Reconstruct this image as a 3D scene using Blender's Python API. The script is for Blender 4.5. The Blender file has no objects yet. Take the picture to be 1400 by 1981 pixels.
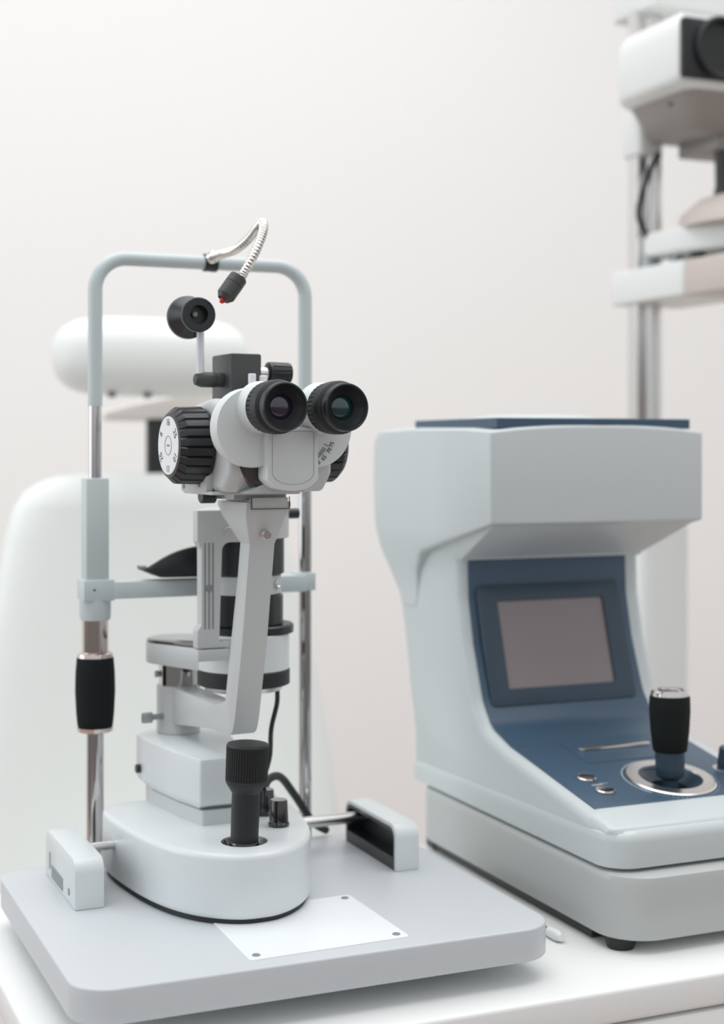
import bpy, bmesh, math, random
from mathutils import Vector, Matrix

# ---------------------------------------------------------------- camera, world, lights, exposure
S = bpy.context.scene
COL = S.collection
YAW = math.radians(23.2)
cam_d = bpy.data.cameras.new('camera')
cam = bpy.data.objects.new('camera', cam_d); COL.objects.link(cam)
cam.location = (0, 0, 1.22); cam.rotation_euler = (math.pi/2, 0, -YAW)
cam_d.sensor_fit = 'VERTICAL'; cam_d.sensor_height = 36; cam_d.lens = 2910/1981*36
cam_d.shift_y = -(990.5-865)/1981
cam_d.clip_start = .05; cam_d.clip_end = 50
cam_d.dof.use_dof = True; cam_d.dof.focus_distance = 1.30; cam_d.dof.aperture_fstop = 3.6
S.camera = cam

W = bpy.data.worlds.new('world'); S.world = W; W.use_nodes = True
nt = W.node_tree; nt.nodes.clear()
wo = nt.nodes.new('ShaderNodeOutputWorld'); bg = nt.nodes.new('ShaderNodeBackground')
tc = nt.nodes.new('ShaderNodeTexCoord'); sx = nt.nodes.new('ShaderNodeSeparateXYZ')
rp = nt.nodes.new('ShaderNodeValToRGB'); mp = nt.nodes.new('ShaderNodeMapRange')
nt.links.new(tc.outputs['Generated'], sx.inputs[0]); nt.links.new(sx.outputs['Z'], mp.inputs['Value'])
mp.inputs['From Min'].default_value = -1; mp.inputs['From Max'].default_value = 1
nt.links.new(mp.outputs[0], rp.inputs[0])
e = rp.color_ramp.elements
e[0].position = 0.0; e[0].color = (.12, .105, .10, 1)
e[1].position = 1.0; e[1].color = (.95, .97, 1.0, 1)
m_ = rp.color_ramp.elements.new(.47); m_.color = (.22, .21, .205, 1)
m2_ = rp.color_ramp.elements.new(.53); m2_.color = (.80, .81, .82, 1)
nt.links.new(rp.outputs[0], bg.inputs[0]); nt.links.new(bg.outputs[0], wo.inputs[0])
bg.inputs[1].default_value = 0.90

def area(name, loc, target, sx_, sy_, power, col):
    l = bpy.data.lights.new(name, 'AREA'); l.shape = 'RECTANGLE'; l.size = sx_; l.size_y = sy_
    l.energy = power; l.color = col
    o = bpy.data.objects.new(name, l); COL.objects.link(o); o.location = loc
    o.rotation_euler = (Vector(target)-Vector(loc)).to_track_quat('-Z', 'Y').to_euler()
    return o
area('ceiling_daylight', (.7, 1.6, 3.3), (.7, 1.7, 0), 3.2, 2.6, 50, (1, .985, .97))
area('window_daylight', (-2.4, 2.4, 1.9), (.6, 1.8, 1.0), 2.0, 2.2, 24, (.86, .95, 1))

S.view_settings.view_transform = 'Standard'; S.view_settings.look = 'None'
S.view_settings.gamma = 1; S.view_settings.use_curve_mapping = False
S.view_settings.exposure = 0.08

# ---------------------------------------------------------------- materials
def mat(name, col, rough=.4, metal=0., bump=0., bscale=400., spec=.5, coat=0., var=0., emis=None):
    m = bpy.data.materials.new(name); m.use_nodes = True
    t = m.node_tree; p = t.nodes['Principled BSDF']
    p.inputs['Base Color'].default_value = (*col, 1); p.inputs['Roughness'].default_value = rough
    p.inputs['Metallic'].default_value = metal; p.inputs['Specular IOR Level'].default_value = spec
    p.inputs['Coat Weight'].default_value = coat
    tcn = t.nodes.new('ShaderNodeTexCoord')
    nz = t.nodes.new('ShaderNodeTexNoise'); nz.inputs['Scale'].default_value = bscale
    t.links.new(tcn.outputs['Object'], nz.inputs['Vector'])
    if bump > 0:
        b = t.nodes.new('ShaderNodeBump'); b.inputs['Strength'].default_value = bump; b.inputs['Distance'].default_value = .0004
        t.links.new(nz.outputs['Fac'], b.inputs['Height']); t.links.new(b.outputs[0], p.inputs['Normal'])
    if var > 0:
        mx = t.nodes.new('ShaderNodeMix'); mx.data_type = 'RGBA'
        mx.inputs[6].default_value = (*[c*(1-var) for c in col], 1); mx.inputs[7].default_value = (*[min(1, c*(1+var)) for c in col], 1)
        t.links.new(nz.outputs['Fac'], mx.inputs[0]); t.links.new(mx.outputs[2], p.inputs['Base Color'])
    if emis:
        p.inputs['Emission Color'].default_value = (*emis, 1); p.inputs['Emission Strength'].default_value = .6
    return m
M = dict(
    wall=mat('wall_paint', (.88, .875, .865), .8, bump=.15, bscale=60),
    floor=mat('floor_vinyl', (.42, .33, .29), .5, var=.08, bscale=8),
    ceil=mat('ceiling_paint', (.85, .85, .85), .9),
    lam=mat('table_laminate', (.83, .84, .83), .35, bump=.05, bscale=300),
    board=mat('board_paint', (.555, .585, .605), .38, bump=.25, bscale=900, var=.02),
    white=mat('white_enamel', (.67, .71, .72), .30, bump=.10, bscale=700),
    alu=mat('satin_paint', (.535, .56, .565), .38, bump=.2, bscale=1100, var=.02),
    alud=mat('satin_metal', (.36, .38, .39), .35, metal=.6, bump=.1),
    frame=mat('frame_paint', (.53, .60, .61), .33, bump=.1, bscale=700),
    chrome=mat('chrome', (.62, .60, .60), .10, metal=1.),
    chromer=mat('brushed_chrome', (.72, .71, .70), .24, metal=1.),
    copper=mat('nickel_sleeve', (.66, .58, .54), .13, metal=1.),
    blk=mat('black_rubber', (.012, .014, .015), .5, bump=.3, bscale=900),
    blkp=mat('black_plastic', (.016, .019, .021), .33, bump=.1),
    foam=mat('black_foam', (.010, .013, .013), .85, bump=.7, bscale=1600, spec=.2),
    gloss=mat('black_gloss', (.01, .01, .011), .08, coat=.6),
    dgrey=mat('dark_grey_metal', (.045, .048, .048), .42, bump=.15, bscale=900),
    grey=mat('grey_plastic', (.24, .25, .25), .45),
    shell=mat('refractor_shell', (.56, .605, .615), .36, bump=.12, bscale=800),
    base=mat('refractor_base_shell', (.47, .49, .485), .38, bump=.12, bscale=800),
    blue=mat('navy_panel', (.045, .088, .140), .38, bump=.2, bscale=900),
    blued=mat('navy_bezel', (.028, .055, .085), .35, bump=.1),
    lcd=mat('unlit_screen', (.24, .205, .21), .22, spec=.6),
    chair=mat('white_upholstery', (.80, .83, .81), .45, bump=.2, bscale=200),
    chair2=mat('white_hard_plastic', (.80, .76, .73), .4),
    stand=mat('stand_enamel', (.74, .76, .75), .4),
    warm=mat('warm_grey_enamel', (.56, .49, .46), .45),
    ink=mat('dark_ink', (.05, .055, .06), .6),
    inkw=mat('white_ink', (.45, .55, .62), .5),
    plate=mat('white_plate', (.80, .83, .85), .25),
    lens1=mat('violet_lens', (.016, .012, .03), .05, coat=1.),
    lens2=mat('green_lens', (.0, .035, .035), .05, coat=1.),
    red=mat('red_led', (.6, .02, .015), .3),
    acr=mat('clear_rod', (.72, .72, .76), .15, spec=.8),
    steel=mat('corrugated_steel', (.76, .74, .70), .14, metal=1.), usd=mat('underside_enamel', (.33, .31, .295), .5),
)

# ---------------------------------------------------------------- helpers
OFF = {}
def finish(bm, ang=32):
    bm.normal_update()
    bmesh.ops.recalc_face_normals(bm, faces=bm.faces)
    for f in bm.faces: f.smooth = True
    c = math.radians(ang)
    for ed in bm.edges:
        if len(ed.link_faces) == 2 and ed.calc_face_angle(0) > c: ed.smooth = False
def obj(name, bm, m, parent=None, X=None, ang=32):
    if X is not None: bm.transform(X)
    finish(bm, ang)
    off = OFF.get(parent, Vector((0, 0, 0))) if parent else None
    me = bpy.data.meshes.new(name)
    if parent is None:
        xs = [v.co for v in bm.verts]
        off = Vector(((min(v.x for v in xs)+max(v.x for v in xs))/2, (min(v.y for v in xs)+max(v.y for v in xs))/2, min(v.z for v in xs)))
    bm.transform(Matrix.Translation(-off)); bm.to_mesh(me); bm.free()
    me.materials.append(M[m] if isinstance(m, str) else m)
    o = bpy.data.objects.new(name, me); COL.objects.link(o)
    if parent: o.parent = parent
    else: o.location = off
    OFF[o] = off
    return o
def thing(name, label, cat, loc, group=None):
    o = bpy.data.objects.new(name, None); COL.objects.link(o); o.empty_display_size = .05
    o.location = loc; OFF[o] = Vector(loc); o['label'] = label; o['category'] = cat
    if group: o['group'] = group
    return o
def tag(o, label, cat):
    o['label'] = label; o['category'] = cat; return o
def struct(o): o['kind'] = 'structure'; return o

def bevel(bm, w, seg=3, ang=20, pick=None):
    bm.normal_update()
    es = [e for e in bm.edges if len(e.link_faces) == 2 and e.calc_face_angle(0) > math.radians(ang) and (pick is None or pick(e))]
    if es and w > 0: bmesh.ops.bevel(bm, geom=es, offset=w, segments=seg, profile=.5, affect='EDGES', clamp_overlap=True)
def box(x0, x1, y0, y1, z0, z1, bv=.001, seg=2):
    bm = bmesh.new(); bmesh.ops.create_cube(bm, size=1)
    bm.transform(Matrix.Translation(((x0+x1)/2, (y0+y1)/2, (z0+z1)/2)) @ Matrix.Diagonal((x1-x0, y1-y0, z1-z0, 1)))
    bevel(bm, bv, seg); return bm
def join(*bms):
    a = bms[0]
    for b in bms[1:]:
        me = bpy.data.meshes.new('t'); b.to_mesh(me); b.free(); a.from_mesh(me); bpy.data.meshes.remove(me)
    return a
def prism(pts, a0, a1, axis='z', bv=0., seg=3, ang=20):
    """pts 2D polygon; axis z: (x,y); axis x: (y,z); axis y: (x,z)"""
    bm = bmesh.new()
    def P(p, a): return {'z': (p[0], p[1], a), 'x': (a, p[0], p[1]), 'y': (p[0], a, p[1])}[axis]
    lo = [bm.verts.new(P(p, a0)) for p in pts]; hi = [bm.verts.new(P(p, a1)) for p in pts]
    bm.faces.new(lo); bm.faces.new(hi); n = len(pts)
    for i in range(n): bm.faces.new((lo[i], lo[(i+1) % n], hi[(i+1) % n], hi[i]))
    bmesh.ops.recalc_face_normals(bm, faces=bm.faces)
    bevel(bm, bv, seg, ang); return bm
def rounded(pts, r, n=6):
    """round each corner of a polygon; r a number or list"""
    out = []; N = len(pts)
    for i, p in enumerate(pts):
        rr = r[i] if isinstance(r, (list, tuple)) else r
        p = Vector(p); a = Vector(pts[i-1]); b = Vector(pts[(i+1) % N])
        if rr <= 0: out.append(tuple(p)); continue
        u = (a-p).normalized(); v = (b-p).normalized()
        th = u.angle(v); t = min(rr/math.tan(th/2), (a-p).length*.49, (b-p).length*.49); rr = t*math.tan(th/2)
        c = p+(u+v).normalized()*(rr/math.sin(th/2))
        s = p+u*t-c; e2 = p+v*t-c
        tot = s.angle(e2); sg = 1 if (s.x*e2.y-s.y*e2.x) > 0 else -1
        for k in range(n+1):
            an = sg*tot*k/n; out.append((c.x+s.x*math.cos(an)-s.y*math.sin(an), c.y+s.x*math.sin(an)+s.y*math.cos(an)))
    return out
def rrect(x0, x1, y0, y1, r, n=6): return rounded([(x0, y0), (x1, y0), (x1, y1), (x0, y1)], r, n)
def catmull(pts, n=8, closed=False):
    P = [Vector(p) for p in pts]; out = []; N = len(P); rng = range(N if closed else N-1)
    for i in rng:
        p0 = P[(i-1) % N] if closed or i > 0 else P[0]; p1 = P[i]; p2 = P[(i+1) % N]; p3 = P[(i+2) % N] if closed or i+2 < N else P[-1]
        for k in range(n):
            t = k/n; out.append(.5*((2*p1)+(p2-p0)*t+(2*p0-5*p1+4*p2-p3)*t*t+(3*p1-p0-3*p2+p3)*t**3))
    if not closed: out.append(P[-1])
    return [tuple(o) for o in out]
def axm(o, d):
    q = Vector((0, 0, 1)).rotation_difference(Vector(d).normalized())
    return Matrix.Translation(o) @ q.to_matrix().to_4x4()
def lathe(prof, o=(0, 0, 0), d=(0, 0, 1), n=48, mod=None, caps=True):
    """prof [(r,h)...]; ends capped; mod(i,j,n)->radius factor"""
    bm = bmesh.new(); rings = []
    for i, (r, h) in enumerate(prof):
        if r < 1e-6: rings.append([bm.verts.new((0, 0, h))]); continue
        rings.append([bm.verts.new((r*(mod(i, j) if mod else 1)*math.cos(2*math.pi*j/n), r*(mod(i, j) if mod else 1)*math.sin(2*math.pi*j/n), h)) for j in range(n)])
    for a, b in zip(rings, rings[1:]):
        if len(a) == 1 and len(b) == 1: continue
        for j in range(n):
            k = (j+1) % n
            if len(a) == 1: bm.faces.new((a[0], b[k], b[j]))
            elif len(b) == 1: bm.faces.new((a[j], a[k], b[0]))
            else: bm.faces.new((a[j], a[k], b[k], b[j]))
    for R in (rings[0], rings[-1]):
        if caps and len(R) > 1: bm.faces.new(R)
    bm.transform(axm(o, d)); return bm
def cyl(o, d, r, h, bv=.0006, n=40): return lathe([(r-bv, 0), (r, bv), (r, h-bv), (r-bv, h)], o, d, n)
def ribs(cnt, per, depth, rows, duty=.5):
    """mod for lathe with cnt*per segments: grooves on given rows"""
    def f(i, j):
        if i not in rows: return 1
        return 1-depth if (j % per) >= per*duty else 1
    return f
def tube(pts, r, n=14, rad=None, caps=True):
    P = [Vector(p) for p in pts]; bm = bmesh.new(); N = len(P)
    T = [(P[min(i+1, N-1)]-P[max(i-1, 0)]).normalized() for i in range(N)]
    up = Vector((0, 0, 1)) if abs(T[0].z) < .9 else Vector((1, 0, 0))
    nrm = (up-T[0]*up.dot(T[0])).normalized(); rings = []
    for i in range(N):
        nrm = (nrm-T[i]*nrm.dot(T[i])).normalized(); b = T[i].cross(nrm)
        rr = rad[i] if rad else r
        rings.append([bm.verts.new(P[i]+nrm*rr*math.cos(2*math.pi*j/n)+b*rr*math.sin(2*math.pi*j/n)) for j in range(n)])
    for a, c in zip(rings, rings[1:]):
        for j in range(n): bm.faces.new((a[j], a[(j+1) % n], c[(j+1) % n], c[j]))
    if caps: bm.faces.new(rings[0]); bm.faces.new(rings[-1])
    return bm
def cut(bm, *cutters):
    """boolean difference, returns a new bmesh"""
    me = bpy.data.meshes.new('a'); bmesh.ops.recalc_face_normals(bm, faces=bm.faces); bm.to_mesh(me); bm.free()
    o = bpy.data.objects.new('a', me); COL.objects.link(o); tmp = []
    for c in cutters:
        mc = bpy.data.meshes.new('c'); bmesh.ops.recalc_face_normals(c, faces=c.faces); c.to_mesh(mc); c.free()
        oc = bpy.data.objects.new('c', mc); COL.objects.link(oc); tmp.append(oc)
        md = o.modifiers.new('b', 'BOOLEAN'); md.operation = 'DIFFERENCE'; md.object = oc; md.solver = 'EXACT'
    dg = bpy.context.evaluated_depsgraph_get(); dg.update()
    ev = o.evaluated_get(dg).to_mesh(); r = bmesh.new(); r.from_mesh(ev); o.evaluated_get(dg).to_mesh_clear()
    for q in tmp+[o]:
        md = q.data; bpy.data.objects.remove(q); bpy.data.meshes.remove(md)
    return r
def text_bm(s, size, X, depth=.0002, align='CENTER'):
    cu = bpy.data.curves.new('t', 'FONT'); cu.body = s; cu.size = size; cu.extrude = depth; cu.align_x = align; cu.align_y = 'CENTER'
    o = bpy.data.objects.new('t', cu); COL.objects.link(o)
    dg = bpy.context.evaluated_depsgraph_get(); dg.update()
    ev = o.evaluated_get(dg); me = ev.to_mesh(); bm = bmesh.new(); bm.from_mesh(me); ev.to_mesh_clear()
    bpy.data.objects.remove(o); bpy.data.curves.remove(cu)
    bm.transform(X); return bm
def loft(secs, bv=0, seg=3, cap=True):
    """secs: list of equal-length 3D point rings"""
    bm = bmesh.new(); R = [[bm.verts.new(p) for p in s] for s in secs]; n = len(R[0])
    for a, b in zip(R, R[1:]):
        for j in range(n): bm.faces.new((a[j], a[(j+1) % n], b[(j+1) % n], b[j]))
    if cap: bm.faces.new(R[0]); bm.faces.new(R[-1])
    bmesh.ops.recalc_face_normals(bm, faces=bm.faces); bevel(bm, bv, seg); return bm

# ---------------------------------------------------------------- the room
struct(obj('floor', box(-3, 4.5, -1.2, 3.7, -.05, 0, 0), 'floor'))
struct(obj('wall_back', box(-3, 4.5, 3.5, 3.6, 0, 3.6, 0), 'wall'))
struct(obj('wall_right', box(3.2, 3.3, .8, 3.5, 0, 3.6, 0), 'wall'))

# ---------------------------------------------------------------- table
TZ = .75
tb = thing('instrument_table', 'white laminate instrument table with rounded edges and drawers, holding both eye instruments', 'table', (.8, 1.36, 0))
bm = prism(rrect(.228, 1.30, 1.111, 1.61, .012), TZ-.030, TZ, 'z', .004, 3); obj('worktop', bm, 'lam', tb)
bm = box(.262, 1.275, 1.16, 1.58, .06, TZ-.030, .002); obj('cabinet_body', bm, 'lam', tb)
for x0, x1 in ((.240, 1.288),):
    for z0, z1 in ((.55, .7165), (.30, .546)):
        d = obj('drawer', box(x0, x1, 1.1125, 1.160, z0, z1, .002), 'lam', tb)
        obj('handle', tube([((x0+x1)/2-.06, 1.1125, z0+.03), ((x0+x1)/2-.055, 1.095, z0+.03), ((x0+x1)/2+.055, 1.095, z0+.03), ((x0+x1)/2+.06, 1.1125, z0+.03)], .004), 'chromer', d)
for x in (.30, 1.24):
    for y in (1.20, 1.54): obj('leg', cyl((x, y, 0), (0, 0, 1), .02, .06), 'alud', tb)

# ---------------------------------------------------------------- chin rest frame on its board
ZB = .80
cr = thing('chin_rest_stand', 'grey instrument board with chin rest frame on two upright poles and a clipped fixation lamp', 'chin rest', (.468, 1.33, TZ))
bm = prism(rrect(.2535, .681, 1.147, 1.514, .034, 10), ZB-.029, ZB, 'z', .0022, 3); obj('base_board', bm, 'board', cr)
for x in (.31, .60):
    for y in (1.24, 1.46): obj('rubber_foot', cyl((x, y, TZ), (0, 0, 1), .012, ZB-.029-TZ+.001), 'blk', cr)
bm = prism(rounded([(.400, 1.165), (.546, 1.169), (.544, 1.300), (.403, 1.298)], .004), ZB-.0005, ZB+.0010, 'z', .0003, 1)
pl = obj('slide_plate', bm, 'plate', cr)
for x, y in ((.4085, 1.1745), (.537, 1.178), (.536, 1.291), (.411, 1.290)):
    obj('screw', lathe([(.0034, 0), (.0034, .0006), (.0026, .0009), (.0012, .0005), (0, .0005)], (x, y, ZB+.001), (0, 0, 1), 16), 'grey', pl)
# wheel covers at the two ends of the axle
prof = rounded([(1.3535, ZB), (1.3535, ZB+.0455), (1.485, ZB+.0455), (1.485, ZB)], [0, .013, .013, 0], 8)
def cover(xo, xi):
    lo, hi = min(xo, xi), max(xo, xi); s = 1 if xi > xo else -1
    bm = prism(prof, lo, hi, 'x', .0012, 2)
    inner = rounded([(1.3575, ZB-.01), (1.3575, ZB+.0418), (1.481, ZB+.0418), (1.481, ZB-.01)], [0, .011, .011, 0], 6)
    a, b = (lo+.004, hi+.01) if s > 0 else (lo-.01, hi-.004)
    o = obj('wheel_cover', cut(bm, prism(inner, a, b, 'x')), 'white', cr)
    lin = prism(rounded([(1.3577, ZB+.0002), (1.3577, ZB+.0416), (1.4808, ZB+.0416), (1.4808, ZB+.0002)], [0, .011, .011, 0], 6), lo+.0045 if s > 0 else lo+.0003, hi-.0003 if s > 0 else hi-.0045, 'x')
    cc = prism(rounded([(1.3605, ZB+.0125), (1.3605, ZB+.038), (1.478, ZB+.038), (1.478, ZB+.0125)], [0, .009, .009, 0], 6), lo+.008 if s > 0 else lo-.01, hi+.01 if s > 0 else hi-.008, 'x')
    l = obj('liner', cut(lin, cc), 'blkp', o)
    return o
cl = cover(.2975, .3247)
cover(.6420, .6165)
obj('nameplate', box(.2971, .2977, 1.405, 1.455, ZB+.004, ZB+.016, 0), 'grey', cl)
obj('mark', box(.2971, .2977, 1.462, 1.466, ZB+.010, ZB+.026, 0), 'grey', cl)
obj('screw', cyl((.2970, 1.378, ZB+.011), (1, 0, 0), .0034, .001, .0001, 16), 'grey', cl)
# poles
XL, XR, YP = .355, .5845, 1.52
def pole_low(x, r): return cyl((x, YP, ZB-.001), (0, 0, 1), r, 0, n=32)
ZT = 1.22+(865-497)/2910*1.535   # height of the top bar
R_ = .033
path = [(XL, YP, 1.262)]
for k in range(11):
    a = math.pi-math.pi/2*k/10; path.append((XL+R_+R_*math.cos(a), YP, ZT-R_+R_*math.sin(a)))
for k in range(11):
    a = math.pi/2-math.pi/2*k/10; path.append((XR-R_+R_*math.cos(a), YP, ZT-R_+R_*math.sin(a)))
path.append((XR, YP, 1.262))
obj('headrest_tube', tube(path, .0074, 28), 'frame', cr)
obj('pole', cyl((XL, YP, ZB-.028), (0, 0, 1), .0090, .183, n=32), 'chrome', cr)
obj('pole', cyl((XL, YP, 1.10), (0, 0, 1), .0066, .168, n=32), 'chrome', cr)
obj('pole', cyl((XR, YP, ZB-.028), (0, 0, 1), .0070, 1.268-ZB+.028, n=32), 'chrome', cr)
z_ = lambda v, d=1.535: 1.22-(v-865)/2910*d
obj('sleeve', box(XL-.0118, XL+.0118, YP-.0118, YP+.0118, z_(1121), z_(925), .0015), 'frame', cr)
# chin bar with clamp blocks
bb = box(XL-.015, XL+.0165, YP-.016, YP+.016, z_(1161), z_(1120), .0012)
bar = box(XL+.0150, XR-.004, YP-.0165, YP+.004, z_(1158), z_(1125), .001)
cb = obj('chin_bar', join(bb, bar, box(XR-.012, XR+.008, YP-.012, YP+.012, z_(1157), z_(1121), .0012)), 'frame', cr)
obj('screw', cyl((XL-.0045, YP-.0165, z_(1139)), (0, 1, 0), .0012, .001, .0001, 12), 'ink', cb)
obj('collar', lathe([(.0150, 0), (.0160, .004), (.0160, z_(1160)-z_(1199)), (.010, z_(1160)-z_(1199))], (XL, YP, z_(1199)), (0, 0, 1)), 'frame', cr)
obj('nickel_sleeve', cyl((XL, YP, z_(1272)), (0, 0, 1), .0135, z_(1198)-z_(1272)), 'copper', cr)
h = z_(1270)-z_(1412)
gp = obj('height_grip', lathe([(.0165, 0), (.0180, .003), (.0192, h*.2), (.0203, h*.5), (.0199, h*.75), (.0186, h-.003), (.0170, h)], (XL, YP, z_(1408)), (0, 0, 1)), 'foam', cr)
for zz, s in ((z_(1408), -1), (z_(1270), 1)):
    obj('ring', lathe([(.0185, -.001*s), (.0180, .003*s), (.0150, .0045*s), (.008, .0045*s)], (XL, YP, zz), (0, 0, 1)), 'copper', gp)
# chin cup: curved black dish on the bar
xc = (XL+XR)/2; secs = []
N = 28
for i in range(N+1):
    t = -1+2*i/N; x = xc+t*.0655
    top = .0075+.0245*(1-abs(t)**2.3); bot = .0065*min(1, max(0, (abs(t)-.78)/.22)); yw = .004+.018*math.sqrt(max(0, 1-t*t))
    zc = z_(1119); ring = []
    yf = YP-.006-yw*.9; yb = YP+.02
    ring = [(x, yf, zc+bot), (x, yf-.002, zc+(bot+top)/2), (x, yf, zc+top), (x, yf+.004, zc+top+.0004), (x, (yf+yb)/2, zc+bot+.004), (x, yb, zc+bot+.004), (x, yb, zc+bot)]
    secs.append(ring)
chn = obj('chin_cup', loft(secs), 'blkp', cr, ang=50)
for s in (-1, 1): obj('paper_pin', cyl((xc+s*.064, YP-.010, z_(1100)), (s, 0, 0), .0024, .0075, .0004, 16), 'grey', chn)
# fixation lamp
fx = XL+(XR-XL)*(400-183)/(590-183)
cl_ = lathe([(.0074, -.007), (.0092, -.007), (.0096, -.0055), (.0092, -.0035), (.0092, .0), (.0096, .001), (.0096, .006), (.0092, .007), (.0074, .007)], (fx, YP, ZT), (1, 0, 0), 32)
lamp = obj('fixation_lamp', cl_, 'blkp', cr)
def wp(u, v, d):
    r = (u-700)/2910*d; return (d*math.sin(YAW)+r*math.cos(YAW), d*math.cos(YAW)-r*math.sin(YAW), 1.22-(v-865)/2910*d)
gpts = catmull([wp(410, 498, 1.50), wp(430, 492, 1.49), wp(455, 483, 1.47), wp(480, 463, 1.45), wp(498, 440, 1.435), wp(507, 431, 1.42), wp(510, 440, 1.405), wp(504, 463, 1.395), wp(489, 497, 1.385), wp(470, 531, 1.38), wp(462, 546, 1.379)], 24)
rad = [.0040+.0005*(1 if k % 4 < 2 else -1) for k in range(len(gpts))]
obj('gooseneck', tube(gpts, .0043, 20, rad), 'steel', lamp, ang=80)
obj('coupling', lathe([(.0050, 0), (.0062, .0008), (.0062, .006), (.0050, .0075)], wp(407, 499, 1.505), Vector(wp(430, 492, 1.49))-Vector(wp(410, 498, 1.50)), 24), 'chromer', lamp)
p0 = Vector(wp(462, 536, 1.38)); p1 = Vector(wp(431, 580, 1.372)); dd = (p1-p0); L_ = dd.length
obj('lamp_head', lathe([(.0078, 0), (.0086, .001), (.0088, L_*.32), (.0084, L_*.33), (.0084, L_*.35), (.0088, L_*.36), (.0088, L_*.82), (.0055, L_*.99), (0, L_*.99)], p0, dd, 32), 'dgrey', lamp)
obj('led', lathe([(.0028, 0), (.0028, .002), (.0018, .004), (0, .0048)], p0+dd*.97, dd, 16), 'red', lamp)

# ---------------------------------------------------------------- slit lamp
CX = .44
sl = thing('slit_lamp', 'white slit lamp microscope with black eyepieces and joystick on a sliding base', 'slit lamp', (CX, 1.37, ZB))
half = [(0, 1.2500), (.018, 1.2525), (.036, 1.2630), (.052, 1.2790), (.065, 1.3000), (.075, 1.3260), (.083, 1.3600), (.089, 1.4050), (.0915, 1.4450), (.0885, 1.4720), (.076, 1.4860), (.050, 1.4900)]
pts = [(CX+w, y) for w, y in half]+[(CX-w, y) for w, y in half[:0:-1]]
pts = catmull(pts, 5, True)
ZC = .8625
bm = prism(pts, ZB+.0045, ZC, 'z', .0055, 4, 40)
JX, JY = .4397, 1.297
bm = cut(bm, cyl((JX, JY, ZC-.014), (0, 0, 1), .0212, .05, 0, 48))
carr = obj('sliding_base', bm, 'white', sl, ang=45)
sc = [(CX+(x-CX)*.955, 1.37+(y-1.37)*.965) for x, y in pts]
obj('underside', prism(sc, ZB+.0008, ZB+.0046, 'z'), 'blk', sl)  # inset black slab stands in for the shadow gap below the base
obj('joystick_cup', lathe([(.0211, 0), (.0211, .0125), (.0200, .0128), (.0170, .008), (.0145, .0072), (.0135, .0118), (.0122, .0150), (.0100, .0160), (0, .0160)], (JX, JY, ZC-.0139), (0, 0, 1)), 'gloss', sl)
ax = Vector((.004, .002, 1)).normalized(); ax = Vector((.035, -.006, 1)).normalized()
js = obj('joystick', lathe([(.0120, 0), (.0127, .001), (.0129, .030), (.0128, .045), (.0185, .0535), (.0190, .055), (0, .0551)], (JX, JY, ZC-.001), ax), 'blk', sl)
nseg = 48*4
obj('knurled_knob', lathe([(.0188, .0548), (.0192, .0560), (.0192, .0570), (.0193, .0865), (.0193, .0875), (.0183, .0895), (.0160, .0902), (0, .0903)], (JX, JY, ZC-.001), ax, nseg, ribs(48, 4, .045, (2, 3))), 'blk', js, ang=25)
for kx, ky in ((.4875, 1.337), (.4905, 1.383)):
    obj('control_knob', lathe([(.0100, 0), (.0102, .003), (.0092, .0042), (.0083, .0235), (.0076, .0250), (0, .0250)], (kx, ky, ZC-.0002), (0, 0, 1), 36), 'gloss', sl)
# axle
obj('axle', tube([(.310, 1.4145, .8398), (.370, 1.4225, .8385)], .0043, 20), 'chromer', sl)
obj('axle', tube([(.512, 1.441, .8345), (.634, 1.4575, .8310)], .0060, 24), 'chromer', sl)
# upper stage box
bp = [(CX-.022, 1.362), (CX+.022, 1.362), (CX+.033, 1.410), (CX+.0445, 1.470), (CX+.044, 1.515), (CX+.026, 1.538), (CX-.026, 1.538), (CX-.044, 1.515), (CX-.0445, 1.480), (CX-.034, 1.410)]
bpr = rounded(bp, [.003, .003, .04, .02, .015, .015, .015, .015, .02, .04], 5)
def scaled(P, k, dy=0): return [(CX+(x-CX)*k, 1.44+(y-1.44)*k+dy) for x, y in P]
bm = loft([[(x, y, z) for x, y in Q] for Q, z in ((scaled(bpr, .86), .8760), (scaled(bpr, .98), .8815), (bpr, .886), (bpr, .921), (scaled(bpr, .985), .9245), (scaled(bpr, .95), .9255))])
# front faces stay flush: skirt
obj('stage_box', bm, 'white', sl, ang=40)
obj('stage_skirt', prism(scaled(bpr, .88, -.0085), ZC-.0005, .8765, 'z'), 'alu', sl)
obj('side_button', cyl((.399, 1.496, .893), (-1, 0, 0), .0045, .008, n=20), 'blkp', sl)
# pivot column
PXc, PYc = .44, 1.51
X4 = Matrix.Translation((PXc, PYc, 0)) @ Matrix.Rotation(math.radians(4), 4, 'Z')
zp = lambda v, d=1.57: 1.22-(v-865)/2910*d
obj('pivot_collar', lathe([(.0205, 0), (.0225, .001), (.0225, .0485), (.0215, .0495), (0, .0495)], (PXc, PYc, .9250), (0, 0, 1)), 'alu', sl)
obj('pivot_shaft', cyl((PXc, PYc, .974), (0, 0, 1), .0205, .024), 'chrome', sl)
obj('thumb_screw', join(cyl((PXc-.020, PYc-.010, .944), (-1, -.25, 0), .003, .012, n=16), prism(rrect(-.0065, .0065, -.0055, .0055, .002), -.002, .002, 'y', .0005, 1, 30)
    if False else box(PXc-.043, PXc-.031, PYc-.016, PYc-.012, .9385, .9495, .0018)), 'alud', sl)
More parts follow.
